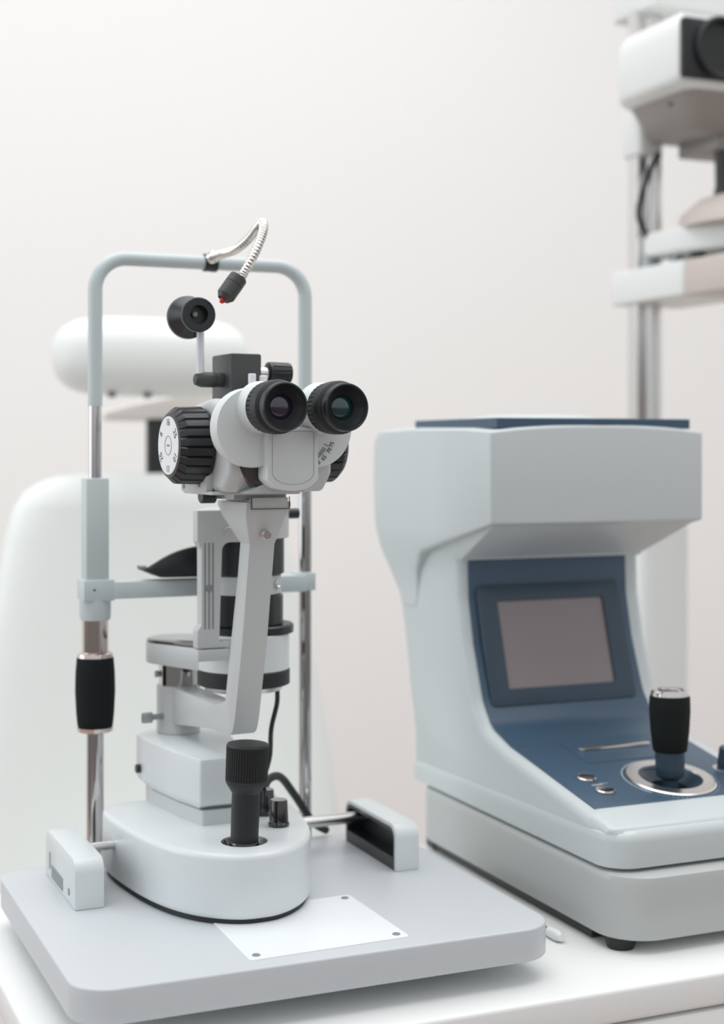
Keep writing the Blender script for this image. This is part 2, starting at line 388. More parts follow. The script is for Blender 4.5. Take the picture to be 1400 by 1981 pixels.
# arm (profile in L (toward operator), z)
arm = [(.012, .9355), (.12, .949), (.176, .951), (.1830, .968), (.2010, 1.040), (.2185, 1.1325),
       (.1960, 1.1325), (.1895, 1.100), (.1740, 1.041), (.1590, .981), (.135, .9740), (.012, .9740)]
arm2 = rounded([(-L, z) for L, z in arm], [0, .02, .018, 0, 0, 0, 0, 0, 0, .004, 0, 0], 6)
obj('microscope_arm', prism(arm2, -.0125, .0125, 'x', .0009, 2, 25), 'alu', sl, X4)
# flared head of the arm
S1 = [(-.0125, -.2185), (.0125, -.2185), (.0125, -.1960), (-.0125, -.1960)]
def ringz(w0, w1, L0, L1, z): return [(w0, -L1, z), (w1, -L1, z), (w1, -L0, z), (w0, -L0, z)]
bm = loft([ringz(-.0125, .0125, .196, .2185, 1.1320), ringz(-.0200, .0190, .172, .2275, 1.1560), ringz(-.0205, .0235, .160, .2300, 1.1665), ringz(-.0205, .0235, .160, .2300, 1.1705)], .0008, 2)
hd = obj('arm_head', bm, 'alu', sl, X4)
obj('screw', lathe([(.0056, 0), (.0062, .0007), (.0062, .0022), (.0045, .0025), (.0045, .0115), (.0040, .012), (0, .012)], (-.0005, -.2190, 1.1420), (0, -1, -.1), 24), 'chromer', hd, X4)
obj('slide_rail', box(-.0150, .0200, -.2312, -.168, 1.1640, 1.1745, .0006), 'alu', sl, X4)
obj('rail_seam', cut(box(.0000-.0165, .0215, -.2318, -.2310, 1.1640, 1.1752, 0), box(-.0158, .0208, -.24, -.22, 1.1647, 1.18, 0)), 'ink', sl, X4)
obj('mount_block', box(-.030, .0215, -.224, -.178, 1.1725, 1.1815, .0008), 'alud', sl, X4)
obj('rail_lock', cyl((-.028, -.172, 1.1755), (-1, 0, 0), .0075, .014, n=24), 'blkp', sl, X4)

# microscope head
ZE = 1.254
body = prism(rounded([(-.165, 1.1800), (-.245, 1.1800), (-.262, 1.195), (-.262, 1.230), (-.250, 1.256), (-.215, 1.2640), (-.165, 1.258), (-.150, 1.240), (-.150, 1.196)], [.006, .006, .012, .025, .025, .025, .025, .015, .008], 6), -.0500, .0500, 'x', .009, 4, 30)
hb = obj('microscope_body', body, 'alu', sl, X4, ang=40)
obj('side_plate', prism(rrect(-.222, -.158, 1.1790, 1.205, .004), -.0560, -.049, 'x', .001, 2), 'alu', hb, X4)
obj('bottom_plate', box(-.056, .030, -.236, -.165, 1.1775, 1.1805, .0008), 'alu', hb, X4)
for (L, z) in ((.205, 1.186), (.166, 1.184)):
    obj('screw', cyl((-.0562, -L, z), (-1, 0, 0), .0022, .0006, .0001, 14), 'grey', hb, X4)
# magnification drums, one each side
def drum(s):
    n = 24*6
    pr = [(.0290, .0500), (.0335, .0510), (.0352, .0545), (.0352, .0547), (.0345, .0765), (.0338, .0775), (.0290, .0825), (.0272, .0830), (0, .0830)]
    bm = lathe([(r, h) for r, h in pr], (0, -.200, 1.2215), (s, 0, 0), n, ribs(24, 6, .06, (3, 4, 5), .8))
    d = obj('magnification_drum', bm, 'blkp', sl, X4, ang=28)
    obj('barrel_neck', cyl((s*.040, -.200, 1.2215), (s, 0, 0), .0315, .012, .001), 'alu', d, X4)
    f = obj('dial_face', lathe([(.0262, 0), (.0262, .0008), (.0068, .0008), (.0066, .0004), (.0064, .0008), (0, .0008)], (s*.0828, -.200, 1.2215), (s, 0, 0), 48), 'plate', d, X4)
    B = Matrix(((0, 0, -1, -.0837), (-1, 0, 0, -.200), (0, 1, 0, 1.2215), (0, 0, 0, 1))) if s < 0 else None
    if B is not None:
        parts = []
        for k, t in enumerate(('16', '25', '10', '11', '25', '6')):
            a = math.radians(-60*k); parts.append(text_bm(t, .0090, B @ Matrix.Rotation(a, 4, 'Z') @ Matrix.Translation((0, .0205, 0)), .0001))
        obj('dial_numbers', join(*parts), 'ink', d, X4)
        obj('dial_ring', cut(cyl((-.0828, -.2005, 1.2215), (-1, 0, 0), .0088, .0011, .0001, 40), cyl((-.08, -.2005, 1.2215), (-1, 0, 0), .0083, .01, .0001, 40)), 'grey', d, X4)
        obj('dial_hub', join(cyl((-.0834, -.1985, 1.2215), (-1, 0, 0), .0009, .0006, .0001, 10), cyl((-.0834, -.2025, 1.2215), (-1, 0, 0), .0009, .0006, .0001, 10)), 'ink', d, X4)
drum(-1); drum(1)
# black piece filling the recess under the prism housings
obj('recess_filler', lathe([(.0300, 0), (.0295, .015), (.0250, .018), (0, .018)], (-.012, -.2480, 1.2115), (0, -1, 0), 40), 'gloss', sl, X4)
# prism housings and eyepiece tubes
for s, cw, ew in ((-1, -.0335, -.0270), (1, .0270, .0303)):
    hb2 = lathe([(.0325, 0), (.0345, .004), (.0350, .018), (.0340, .0205), (0, .0215)] if False else [(.0290, 0), (.0345, .006), (.0350, .0190), (.0340, .0212), (0, .0216)], (cw, -.2560, 1.2370), (0, -1, 0), 56)
    ph = obj('prism_housing', hb2, 'white', sl, X4, ang=40)
    obj('eyepiece_tube', lathe([(.0232, 0), (.0222, .004), (.0214, .0090), (.0205, .0170), (0, .017)], (ew, -.2765, ZE), (0, -1, 0), 48), 'white', ph, X4, ang=50)
    n = 36*4
    pr = [(.0200, 0), (.0214, .0008), (.0218, .0022), (.0222, .0024), (.0232, .0140), (.0232, .0142), (.0232, .0222), (.0226, .0240), (.0196, .0262), (.0150, .0262), (.0142, .0250), (0, .0250)]
    ey = obj('eyepiece', lathe(pr, (ew, -.2935, ZE), (0, -1, 0), n, ribs(36, 4, .045, (3, 4), .7)), 'blk', sl, X4, ang=30)
    obj('eyecup_rim', lathe([(.0196, .0255), (.0204, .0268), (.0209, .0300), (.0209, .0350), (.0203, .0366), (.0192, .0370), (.0184, .0360), (.0172, .0320), (.0112, .0280), (.0106, .0262), (.0102, .0235)], (ew, -.2935, ZE), (0, -1, 0), 64, caps=False), 'blkp', ey, X4, ang=40)
    obj('lens', lathe([(.0104, .0252), (.0090, .0264), (.0055, .0274), (0, .0278)], (ew, -.2935, ZE), (0, -1, 0), 48), 'lens1' if s < 0 else 'lens2', ey, X4, ang=60)
# interpupillary scale on the right housing
parts = []
F1 = Matrix(((1, 0, 0, .0120), (0, 0, -1, -.2778), (0, 1, 0, 1.2330), (0, 0, 0, 1)))
for k in range(11):
    a = math.radians(-68+k*3.9+(4 if k > 9 else 0)); ln = .0046 if k in (0, 10) else .0038
    for_t = Matrix.Translation((0, 0, 0)); r0 = .0262
    b = box(r0-ln/2, r0+ln/2, -.00026, .00026, -.0001, .0002, 0); b.transform(F1 @ Matrix.Rotation(a, 4, 'Z')); parts.append(b)
for t, a in (('55', -60), ('65', -46), ('70', -31), ('75', -20)):
    a = math.radians(a); parts.append(text_bm(t, .0052, F1 @ Matrix.Rotation(a, 4, 'Z') @ Matrix.Translation((.0312, 0, 0)) @ Matrix.Rotation(math.radians(90), 4, 'Z'), .0001))
obj('pupil_distance_scale', join(*parts), 'ink', ph, X4)
# central front shield
sh = rounded([(-.0245, 1.2370), (-.0245, 1.192), (-.016, 1.1840), (0, 1.1815), (.016, 1.1840), (.0245, 1.192), (.0245, 1.2370)], [.003, .006, .02, .03, .02, .006, .003], 5)
shd = obj('front_shield', prism(sh, -.2860, -.262, 'y', .0014, 2, 40), 'white', sl, X4)
sh2 = rounded([(-.0200, 1.2340), (-.0200, 1.195), (-.012, 1.1885), (0, 1.1870), (.012, 1.1885), (.0200, 1.195), (.0200, 1.2340)], [.003, .006, .02, .03, .02, .006, .003], 5)
ring = []
c_ = (0, 1.212)
cutp = [(c_[0]+(x-c_[0])*.985, c_[1]+(z-c_[1])*.99) for x, z in sh2]
obj('shield_groove', cut(prism(sh2, -.2862, -.2852, 'y'), prism(cutp, -.29, -.28, 'y')), 'grey', shd, X4)
obj('beak', prism([(-.036, 1.1795), (-.018, 1.1885), (.018, 1.1885), (.022, 1.1800)], -.266, -.235, 'y', .001, 2), 'alu', sl, X4)
# camera adapter box, rod, target spool, knob, pins
obj('adapter_box', box(-.0168, .0146, -.1840, -.1360, 1.235, 1.3070, .0022, 2), 'dgrey', sl, X4)
obj('adapter_foot', box(-.0200, .0146, -.1865, -.1650, 1.2560, 1.2610, .001), 'dgrey', sl, X4)
tr = obj('target_rod', lathe([(.0068, 0), (.0072, .001), (.0072, .014), (.0050, .0200), (0, .0215)], (-.0240, -.163, 1.2828), (-1, 0, 0), 32), 'dgrey', sl, X4)
obj('target_rod_neck', cyl((-.0165, -.163, 1.2828), (-1, 0, 0), .0068, .010), 'dgrey', tr, X4)
obj('clear_rod', cyl((-.0385, -.163, 1.2870), (0, 0, 1), .0036, .047, n=24), 'acr', tr, X4)
sp = obj('target_spool', lathe([(.0150, 0), (.0190, .002), (.0203, .006), (.0200, .010), (.0150, .017), (.0120, .022), (.0120, .028), (.0150, .033), (.0160, .037), (.0160, .0410), (.0152, .0420), (.0088, .0420), (.0084, .0330), (0, .0330)], (-.0445, -.140, 1.3415), (-.06, -1, 0), 56), 'blkp', sl, X4, ang=30)
obj('target_pin', cyl((-.0485, -.172, 1.3420), (-.06, -1, 0), .0026, .0050, n=16), 'grey', sp, X4)
obj('brightness_shaft', cyl((.0140, -.160, 1.2900), (1, 0, 0), .0062, .016, n=28), 'chromer', sl, X4)
obj('brightness_knob', lathe([(.0080, 0), (.0102, .001), (.0104, .003), (.0104, .0032), (.0100, .0220), (.0096, .0232), (.0070, .0240), (0, .0240)], (.0300, -.160, 1.2908), (1, 0, 0), 12*6, ribs(12, 6, .08, (3, 4), .75)), 'blkp', sl, X4, ang=26)
for w in (-.0022, .0090): obj('filter_pin', cyl((w, -.200, 1.262), (0, 0, 1), .0037, .0255 if w < 0 else .0240, n=20), 'acr', sl, X4)

# illumination tower
TX, TY = .4830, 1.4270
dt = 1.455
zt = lambda v: 1.22-(v-865)/2910*dt
T0 = (TX, TY, 0)
obj('lamp_housing', lathe([(.0440, zt(1306)), (.0455, zt(1305)), (.0455, zt(1236)), (.0440, zt(1234)), (0, zt(1234))], T0), 'white', sl)
obj('lamp_band', lathe([(.0440, zt(1337)), (.0462, zt(1335)), (.0462, zt(1308)), (.0450, zt(1306))], T0), 'blk', sl)
obj('mirror_ring', lathe([(.018, zt(1347)), (.038, zt(1347)), (.040, zt(1337)), (.03, zt(1336))], T0), 'chromer', sl)
obj('lamp_flange', lathe([(.0400, zt(1236)), (.0445, zt(1234)), (.0447, zt(1220)), (.0430, zt(1217)), (.030, zt(1217))], (TX+.0065, TY+.002, 0)), 'blkp', sl)
def tcyl(v0, v1, r, m, nm): obj(nm, lathe([(r-.002, zt(v1)), (r, zt(v1-2)), (r, zt(v0+2)), (r-.002, zt(v0))], T0), m, sl)
tcyl(1157, 1217, .0395, 'blkp', 'slit_barrel'); tcyl(1045, 1117, .0405, 'blkp', 'slit_barrel')
tcyl(1117, 1157, .0375, 'alu', 'slit_ring')
a_ = Vector((math.sin(math.radians(40)), -math.cos(math.radians(40)), 0))
obj('slit_ring_screw', lathe([(.0045, 0), (.0045, .003), (.003, .0035), (.002, .002), (0, .002)], Vector((TX, TY, zt(1135)))+a_*.0370, a_, 20), 'chromer', sl)
# white bracket: cap with a grooved column on the near left
def tb_(x0, x1, y0, y1, v0, v1, bv=.001): return box(TX+x0, TX+x1, TY+y0, TY+y1, zt(v1), zt(v0), bv)
cap = lathe([(.0440, zt(1045)), (.0452, zt(1043)), (.0452, zt(990)), (.0430, zt(987)), (0, zt(987))], T0)
obj('tower_cap', cap, 'alu', sl)
pf = rounded([(TX-.0625, zt(986)), (TX-.0100, zt(986)), (TX-.0100, zt(1048)), (TX-.0375, zt(1048)), (TX-.0405, zt(1238)), (TX-.0305, zt(1238)), (TX-.0305, zt(1250)), (TX-.0625, zt(1250)), (TX-.0625, zt(1216)), (TX-.0585, zt(1205)), (TX-.0585, zt(1060)), (TX-.0625, zt(1045))], [.001, 0, 0, .008, 0, 0, 0, 0, .002, .002, .002, .002], 5)
rk = obj('tower_bracket', prism(pf, TY-.0480, TY-.0330, 'y', .0008, 2, 30), 'alu', sl)
for dx in (-.0550, -.0510, -.0470): obj('groove', box(TX+dx-.0007, TX+dx+.0007, TY-.0484, TY-.0470, zt(1213), zt(1048), 0), 'grey', rk)
obj('screw', cyl((TX-.0510, TY-.0482, zt(1135)), (0, -1, 0), .0035, .0008, .0001, 16), 'grey', rk)
obj('screw', cyl((TX-.0320, TY-.0480, zt(1026)), (0, -1, 0), .0038, .0015, .0003, 16), 'chromer', rk)
obj('latch', tb_(-.0625, -.0315, -.0500, -.0330, 1252, 1274, .0008), 'alu', sl)
obj('tower_knob', join(cyl((TX+.040, TY-.012, zt(998)), (1, 0, 0), .0052, .014, n=20), box(TX+.038, TX+.045, TY-.014, TY-.010, zt(1008), zt(1000), .0005)), 'blkp', sl)
# link from the pivot to the tower
lk = []
q0 = Vector((PXc, PYc)); q1 = Vector((TX, TY)); u_ = (q1-q0).normalized(); n_ = Vector((-u_.y, u_.x))
def caps(c, r, a0, n=16): return [(c.x+r*math.cos(a0+math.pi*k/n), c.y+r*math.sin(a0+math.pi*k/n)) for k in range(n+1)]
an = math.atan2(u_.y, u_.x)
lp = caps(q0, .0335, an+math.pi/2)+caps(q1, .040, an-math.pi/2)
obj('tower_link', prism(lp, 1.22-(1284-865)/2910*1.54, 1.22-(1244-865)/2910*1.54, 'z', .0012, 2, 40), 'alu', sl)
lp2 = caps(q0, .0330, an+math.pi/2)+caps(q1, .030, an-math.pi/2)
obj('link_cover', prism(lp2, 1.22-(1244-865)/2910*1.54, 1.22-(1238-865)/2910*1.54, 'z', .0025, 2, 40), 'gloss', sl)
obj('pivot_neck', cyl((PXc, PYc, .997), (0, 0, 1), .0235, .006), 'alu', sl)
obj('index_screw', cyl((PXc-.0210, PYc, .986), (-1, 0, 0), .0035, .004, n=12), 'alud', sl)
# cables
cb1 = catmull([(TX+.028, TY-.020, .984), (TX+.029, TY-.018, .966), (TX+.024, TY-.015, .940), (.503, 1.405, .915), (.497, 1.405, .893), (.494, 1.415, .862)], 8)
obj('lamp_cable', tube(cb1, .0024, 12), 'blk', sl)
cb2 = catmull([(.503, 1.42, .862), (.508, 1.43, .882), (.530, 1.452, .882), (.556, 1.478, .856), (.585, 1.50, .820), (.606, 1.512, .8052)], 8)
obj('power_cable', tube(cb2, .0042, 14), 'blk', sl)

# ---------------------------------------------------------------- autorefractor
RX = .882
ar = thing('autorefractor', 'white autorefractor with navy control panel, screen and black joystick, right of the slit lamp', 'autorefractor', (RX, 1.42, TZ))
x0, x1 = .762, 1.002
def yz(pts): return pts
# lower base: vertical slab with rounded plan
bp = rrect(x0-.001, x1+.001, 1.172, 1.620, .044, 12)
bm = loft([[(RX+(x-RX)*k, 1.41+(y-1.41)*k, z) for x, y in bp] for k, z in ((.992, .7625), (1, .7655), (1, .8150), (.994, .8205), (.975, .8228))])
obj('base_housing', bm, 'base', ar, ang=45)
obj('chassis', box(x0+.006, x1-.034, 1.235, 1.60, .7515, .7655, .001), 'blkp', ar)
for x in (x0+.019, x1-.019):
    for y in (1.205, 1.58): obj('rubber_foot', lathe([(.0125, 0), (.0140, .004), (.0150, .014), (0, .014)], (x, y, TZ), (0, 0, 1), 32), 'blk', ar)
# body: side profile (y,z) from the console nose, up the screen face, to the back
pbod = [(1.1925, .8300), (1.1925, .8530), (1.2010, .8630), (1.232, .8715), (1.405, .9020), (1.446, .9150), (1.467, .9400), (1.490, 1.000), (1.502, 1.050), (1.504, 1.090), (1.490, 1.118), (1.480, 1.16),
        (1.690, 1.160), (1.700, 1.100), (1.660, 1.020), (1.642, .950), (1.638, .880), (1.638, .8300)]
rr = [.003, .006, .008, .02, .03, .03, .05, .05, .03, .01, 0, 0, 0, .02, .05, .05, .02, .003]
pr = rounded(pbod, rr, 6)
bm = bmesh.new()
inset = [(0.0, .0135), (.0012, .0075), (.0045, .0030), (.0090, .0008), (.0150, 0)]
def offs(P, dist):
    out = []; n = len(P)
    for i in range(n):
        a = Vector(P[i-1]); p = Vector(P[i]); b = Vector(P[(i+1) % n])
        t = ((p-a).normalized()+(b-p).normalized()); t = t.normalized() if t.length > 1e-6 else Vector((1, 0))
        nn = Vector((-t.y, t.x))   # inward or outward by orientation
        out.append(p+nn*dist)
    return out
area2 = sum(pr[i-1][0]*pr[i][1]-pr[i][0]*pr[i-1][1] for i in range(len(pr)))
sg = 1 if area2 > 0 else -1
def clampz(q, p): return (q[0], q[1])
secs = []
for ins, off_ in inset: secs.append([(x0+ins, q[0], q[1]) for q in offs(pr, sg*off_*.9)])
for ins, off_ in inset[::-1]: secs.append([(x1-ins, q[0], q[1]) for q in offs(pr, sg*off_*.9)])
def plan_clamp(b, r=.031, y0=1.1905):
    for v in b.verts:
        c = Vector((min(max(v.co.x, x0+r), x1-r), min(max(v.co.y, y0+r), 1.64-r))); d_ = Vector((v.co.x, v.co.y))-c
        if v.co.z < .90 and d_.length > r-.0004: d_ = d_.normalized()*(r-.0004); v.co.x = c.x+d_.x; v.co.y = c.y+d_.y
    return b
obj('body_shell', cut(plan_clamp(loft(secs)), cyl((.893, 1.286, .85), (0, -.17, 1), .0355, .06, 0, 48)), 'shell', ar, ang=50)
# plan-rounded lower nose band
bp = rrect(x0-.0006, x1+.0006, 1.1895, 1.642, .030, 8)
bm = loft([[(RX+(x-RX)*k, 1.4155+(y-1.4155)*k2, z+(zr-z)*0) for x, y in bp] for k, k2, z, zr in ((1, 1, .8265, 0), (1.001, 1.001, .8500, 0), (.999, .999, .8530, 0), (.990, .992, .8570, 0), (.955, .975, .8600, 0))])
for v in bm.verts:
    if v.co.z > .84: v.co.z -= .0125*max(0, (v.co.y-1.25)/.39)
obj('nose_band', bm, 'shell', ar, ang=35)
# navy control panel following the face
pn = [(1.2385, .8735), (1.405, .9032), (1.4445, .9165), (1.4652, .9410), (1.4880, 1.000), (1.5000, 1.050), (1.5020, 1.0950)]
pn = rounded([(1.2385, .86)]+pn+[(1.52, 1.095), (1.51, .95), (1.44, .86)], [0, 0, .03, .03, .05, .05, .03, 0, 0, 0, 0], 5)
pn = [p for p in pn]
pan = obj('control_panel', cut(prism(pn, .7735, .9800, 'x', .0008, 2, 40), cyl((.893, 1.286, .85), (0, -.17, 1), .0345, .06, 0, 48)), 'blue', ar, ang=40)
# screen bezel and screen: frame along the tilted face
A = Vector((.8735, 1.4615, .9330)); Bt = Vector((.8735, 1.5010, 1.0640))
up = (Bt-A).normalized(); rt = Vector((1, 0, 0)); nr = rt.cross(up)
nr = nr if nr.y < 0 else -nr
FS = Matrix(((rt.x, up.x, nr.x, A.x), (rt.y, up.y, nr.y, A.y), (rt.z, up.z, nr.z, A.z), (0, 0, 0, 1)))
H = (Bt-A).length
bez = prism(rrect(-.0925, .0940, 0, H, .006), -.006, .0035, 'z', .0012, 2)
bz = obj('screen_bezel', cut(bez, prism(rrect(-.0690, .0690, .0195, H-.0185, .002), .0005, .02, 'z')), 'blued', ar, FS)
obj('screen', prism(rrect(-.0689, .0689, .0196, H-.0186, .002), .0002, .0010, 'z'), 'lcd', bz, FS)
# flap, reflective silver bar (no lamp), buttons
u2 = Vector((0, 1.405-1.2385, .9032-.8735)).normalized(); n2 = Vector((0, -u2.z, u2.y))
def FP(x, y): 
    z = .8735+(y-1.2385)*(.9032-.8735)/(1.405-1.2385)
    return Matrix(((1, 0, 0, x), (0, u2.y, n2.y, y), (0, u2.z, n2.z, z), (0, 0, 0, 1)))
fo = rounded([(-.055, .0), (.055, .0), (.055, .062), (-.055, .062)], .004); fi = rounded([(-.0540, .0010), (.0540, .0010), (.0540, .0610), (-.0540, .0610)], .0035)
obj('flap_seam', cut(prism(fo, -.0002, .0002, 'z'), prism(fi, -.01, .01, 'z')), 'ink', pan, FP(.884, 1.341))
obj('sensor_dot', cyl(FP(.786, 1.400) @ Vector((0, 0, -.0002)), n2, .0014, .0006, .0001, 12), 'ink', pan)
obj('flap', prism(fi, -.0002, .0006, 'z', .0003, 1), 'blue', pan, FP(.884, 1.341))
obj('silver_bar', prism(rrect(-.044, .044, -.0045, .0045, .0042), .0004, .0030, 'z', .0010, 2), 'steel', pan, FP(.884, 1.376))
for bx, by in ((.8050, 1.3050), (.8065, 1.2725)):
    obj('button', lathe([(.0098, 0), (.0098, .0025), (.0088, .0034), (.0070, .0030), (0, .0030)], FP(bx, by) @ Vector((0, 0, -.0003)), n2, 32), 'chrome', pan)
obj('button_mark', prism([(-.006, -.0008), (.006, -.0008), (.006, .0008), (-.006, .0008)], .0, .0002, 'z'), 'inkw', pan, FP(.808, 1.2890))
obj('button_mark', prism([(-.005, -.0004), (.005, -.0004), (.005, .0004), (-.005, .0004)], .0, .0002, 'z'), 'inkw', pan, FP(.816, 1.2905))
JC = FP(.893, 1.286)
ringo = [( .0375*math.cos(t*math.pi/40), .0375*math.sin(t*math.pi/40)) for t in range(80)]
ringi = [( .0367*math.cos(t*math.pi/40), .0367*math.sin(t*math.pi/40)) for t in range(80)]
def arc(r0, r1, a0, a1, n=24): return [(r1*math.cos(math.radians(a0+(a1-a0)*k/n)), r1*math.sin(math.radians(a0+(a1-a0)*k/n))) for k in range(n+1)]+[(r0*math.cos(math.radians(a1-(a1-a0)*k/n)), r0*math.sin(math.radians(a1-(a1-a0)*k/n))) for k in range(n+1)]
arcs = [prism(arc(.0487, .0497, 60, 215), 0, .0002, 'z'), prism(arc(.0487, .0497, 10, 48), 0, .0002, 'z')]
for k in range(26): arcs.append(prism(arc(.0490, .0495, 222+k*5.4, 224+k*5.4, 2), 0, .0002, 'z'))
arcs.append(prism(arc(.0483, .0500, 198, 212, 6), 0, .0003, 'z'))
obj('ring_marks', join(*arcs), 'inkw', pan, JC)
jr = obj('joystick_ring', lathe([(.0345, -.004), (.0462, -.0002), (.0466, .0012), (.0450, .0024), (.0328, .0026), (.0322, .0012), (.0318, -.004)], (0, 0, 0), (0, 0, 1), 72, caps=False), 'chromer', ar, JC)
obj('joystick_bowl', lathe([(.0180, -.0140), (.0190, -.0090), (.0322, .0014), (.0335, .0000), (.0300, -.0080), (.0200, -.0140)], (0, 0, 0), (0, 0, 1), 64, caps=False), 'blued', jr, JC)
j2 = (.893, 1.286, .8610)
obj('bowl_floor', cyl((0, 0, -.0150), (0, 0, 1), .0200, .002), 'gloss', jr, JC)
jd = Vector((.0, .01, 1)).normalized()
j = obj('joystick', lathe([(.0085, -.002), (.0082, .020), (.0135, .0235), (.0145, .026), (.0152, .0500), (0, .050)], j2, jd, 40), 'blued', ar)
obj('grip', lathe([(.0150, .0485), (.0172, .0500), (.0196, .0700), (.0208, .090), (.0206, .1035), (.0196, .1060), (0, .106)], j2, jd, 48), 'foam', j, ang=50)
obj('grip_cap', lathe([(.0196, .1055), (.0190, .1085), (.0178, .1115), (.0155, .1118), (.0135, .1100), (.0090, .1125), (0, .1130)], j2, jd, 48), 'chrome', j, ang=50)
kn = FP(.9700, 1.2985) @ Vector((0, 0, 0))
obj('side_knob', join(lathe([(.0085, 0), (.0085, .002), (.0065, .003), (0, .003)], kn, n2, 28), lathe([(.0075, .003), (.0085, .004), (.0082, .021), (.0072, .0225), (0, .0225)], kn, n2, 28)), 'blued', ar)
obj('ring_badge', cyl((.9655, 1.2985, .8836), n2, .0095, .001, .0001), 'chromer', ar)
# head
hx0, hx1 = .747, 1.016
def hr(y, xa, xb, za, zb, r, sag=0.):
    P = rrect(xa, xb, za, zb, r, 4); return [(p[0], y, p[1]) for p in P]
outl = []
def hsec(y, xa, xb, za, zb, c=.006, chx=.0): # 8 point ring
    return [(xa+chx, y, za), (xb-chx, y, za), (xb, y, za+c), (xb, y, zb-c), (xb-c, y, zb), (xa+c, y, zb), (xa, y, zb-c), (xa, y, za+c)]
hprof = [(1.4000, 1.1385), (1.4000, 1.2440), (1.460, 1.2470), (1.600, 1.2485), (1.690, 1.2465), (1.706, 1.235), (1.7085, 1.180), (1.705, 1.134), (1.694, 1.094), (1.670, 1.055), (1.645, 1.028), (1.612, 1.030), (1.602, 1.075), (1.580, 1.0990)]
hprof = rounded(hprof, [.003, .004, .05, .05, .02, .02, .05, .04, .04, .03, .01, .01, .01, .02], 5)
ar_ = sum(hprof[i-1][0]*hprof[i][1]-hprof[i][0]*hprof[i-1][1] for i in range(len(hprof)))
sgh = 1 if ar_ > 0 else -1
bm = loft([[(x, y, z) for y, z in hprof] for x in [hx0, hx0+.03]+[hx0+.03+(hx1-hx0-.06)*k/10 for k in range(1, 11)]+[hx1]])
bevel(bm, .0105, 4, 50, lambda e_: all(abs(v.co.x-hx0) < 1e-5 for v in e_.verts) or all(abs(v.co.x-hx1) < 1e-5 for v in e_.verts))
for k in range(11): bmesh.ops.bisect_plane(bm, geom=bm.verts[:]+bm.edges[:]+bm.faces[:], plane_co=(0, 0, 1.035+.009*k), plane_no=(0, 0, 1))
for yy in (1.45, 1.50, 1.55, 1.575, 1.60, 1.62, 1.65): bmesh.ops.bisect_plane(bm, geom=bm.verts[:]+bm.edges[:]+bm.faces[:], plane_co=(0, yy, 0), plane_no=(0, 1, 0))
for v in bm.verts:
    x, y, z = v.co
    t = min(1, max(0, (1.128-z)/.090)); t = t*t*(3-2*t); t *= min(1, max(0, (y-1.50)/.08))
    if z > 1.225: v.co.z -= .0070*abs((x-RX)/.134)**2.5
    if y < 1.42: v.co.y -= .0035*(1-((x-RX)/.134)**2)
    v.co.x = RX+(x-RX)*(1-.102*t)
hs = obj('head_housing', bm, 'shell', ar, ang=50)
# throat: tapered underside between head and panel
def q4(xa, xb, y0, y1, z): return [(xa, y0, z), (xb, y0, z), (xb, y1, z), (xa, y1, z)]
bm = loft([q4(.7635, .9995, 1.4985, 1.60, 1.0935), q4(.7635, .9995, 1.4985, 1.60, 1.0960), q4(.7600, 1.004, 1.462, 1.60, 1.112), q4(.7545, 1.0095, 1.408, 1.60, 1.1365)], .003, 3)
obj('throat', bm, 'shell', ar, ang=45)
# navy top cover with shallow bow front
tp = []
for k in range(9):
    t = k/8; tp.append((hx0+.012+t*(hx1-hx0-.024), 1.4085-.010*math.sin(math.pi*t)))
tpl = tp+[(hx1-.014, 1.615), (hx1-.05, 1.635), (hx0+.05, 1.635), (hx0+.014, 1.615)]
secs = [[(x, y, z) for x, y in [(RX+(p[0]-RX)*k, 1.52+(p[1]-1.52)*k) for p in tpl]] for k, z in ((1, 1.2405), (1, 1.2505), (.993, 1.2513))]
obj('top_cover', loft(secs), 'blue', ar, ang=30)
obj('top_dome', lathe([(.088, 0), (.080, .0030), (.055, .0058), (.02, .0068), (0, .007)], (RX, 1.545, 1.2510), (0, 0, 1), 48), 'shell', ar, ang=60)

# loose cable and plug on the table beside the refractor
pc = catmull([(.742, 1.45, .7545), (.742, 1.38, .7545), (.738, 1.30, .7545), (.734, 1.257, .7545)], 8)
cbl = obj('cable', tube(pc, .003, 12), 'blk'); tag(cbl, 'thin black cable with a white plug lying on the table beside the autorefractor', 'cable')
obj('plug', lathe([(.003, 0), (.0050, .002), (.0055, .008), (.0055, .017), (.0035, .024), (0, .0245)], (.734, 1.258, .7555), (.02, -1, 0), 20), 'plate', cbl)

# ---------------------------------------------------------------- patient chair behind the table
CC = .628
ch = thing('patient_chair', 'white upholstered patient chair with tall back and rolled headrest behind the slit lamp', 'chair', (CC, 2.30, 0))
def crow(z, hw_, y): return (z, hw_, y)
rows = [(.47, .285, 2.19), (.60, .297, 2.215), (.72, .290, 2.235), (.85, .272, 2.250), (.985, .244, 2.265), (1.08, .225, 2.275), (1.125, .211, 2.28), (1.150, .194, 2.283), (1.165, .172, 2.285), (1.1745, .145, 2.287), (1.178, .10, 2.288)]
secs = []
for z, w, y in rows:
    th = .045 if z < 1.15 else .045-(z-1.15)*.9
    ring = []
    for k in range(32):
        a = 2*math.pi*k/32; c, s = math.cos(a), math.sin(a)
        ring.append((CC+w*math.copysign(abs(c)**.35, c), y+.045+th*math.copysign(abs(s)**.7, s), z))
    secs.append(ring)
obj('backrest', loft(secs), 'chair', ch, ang=70)
hsx = []
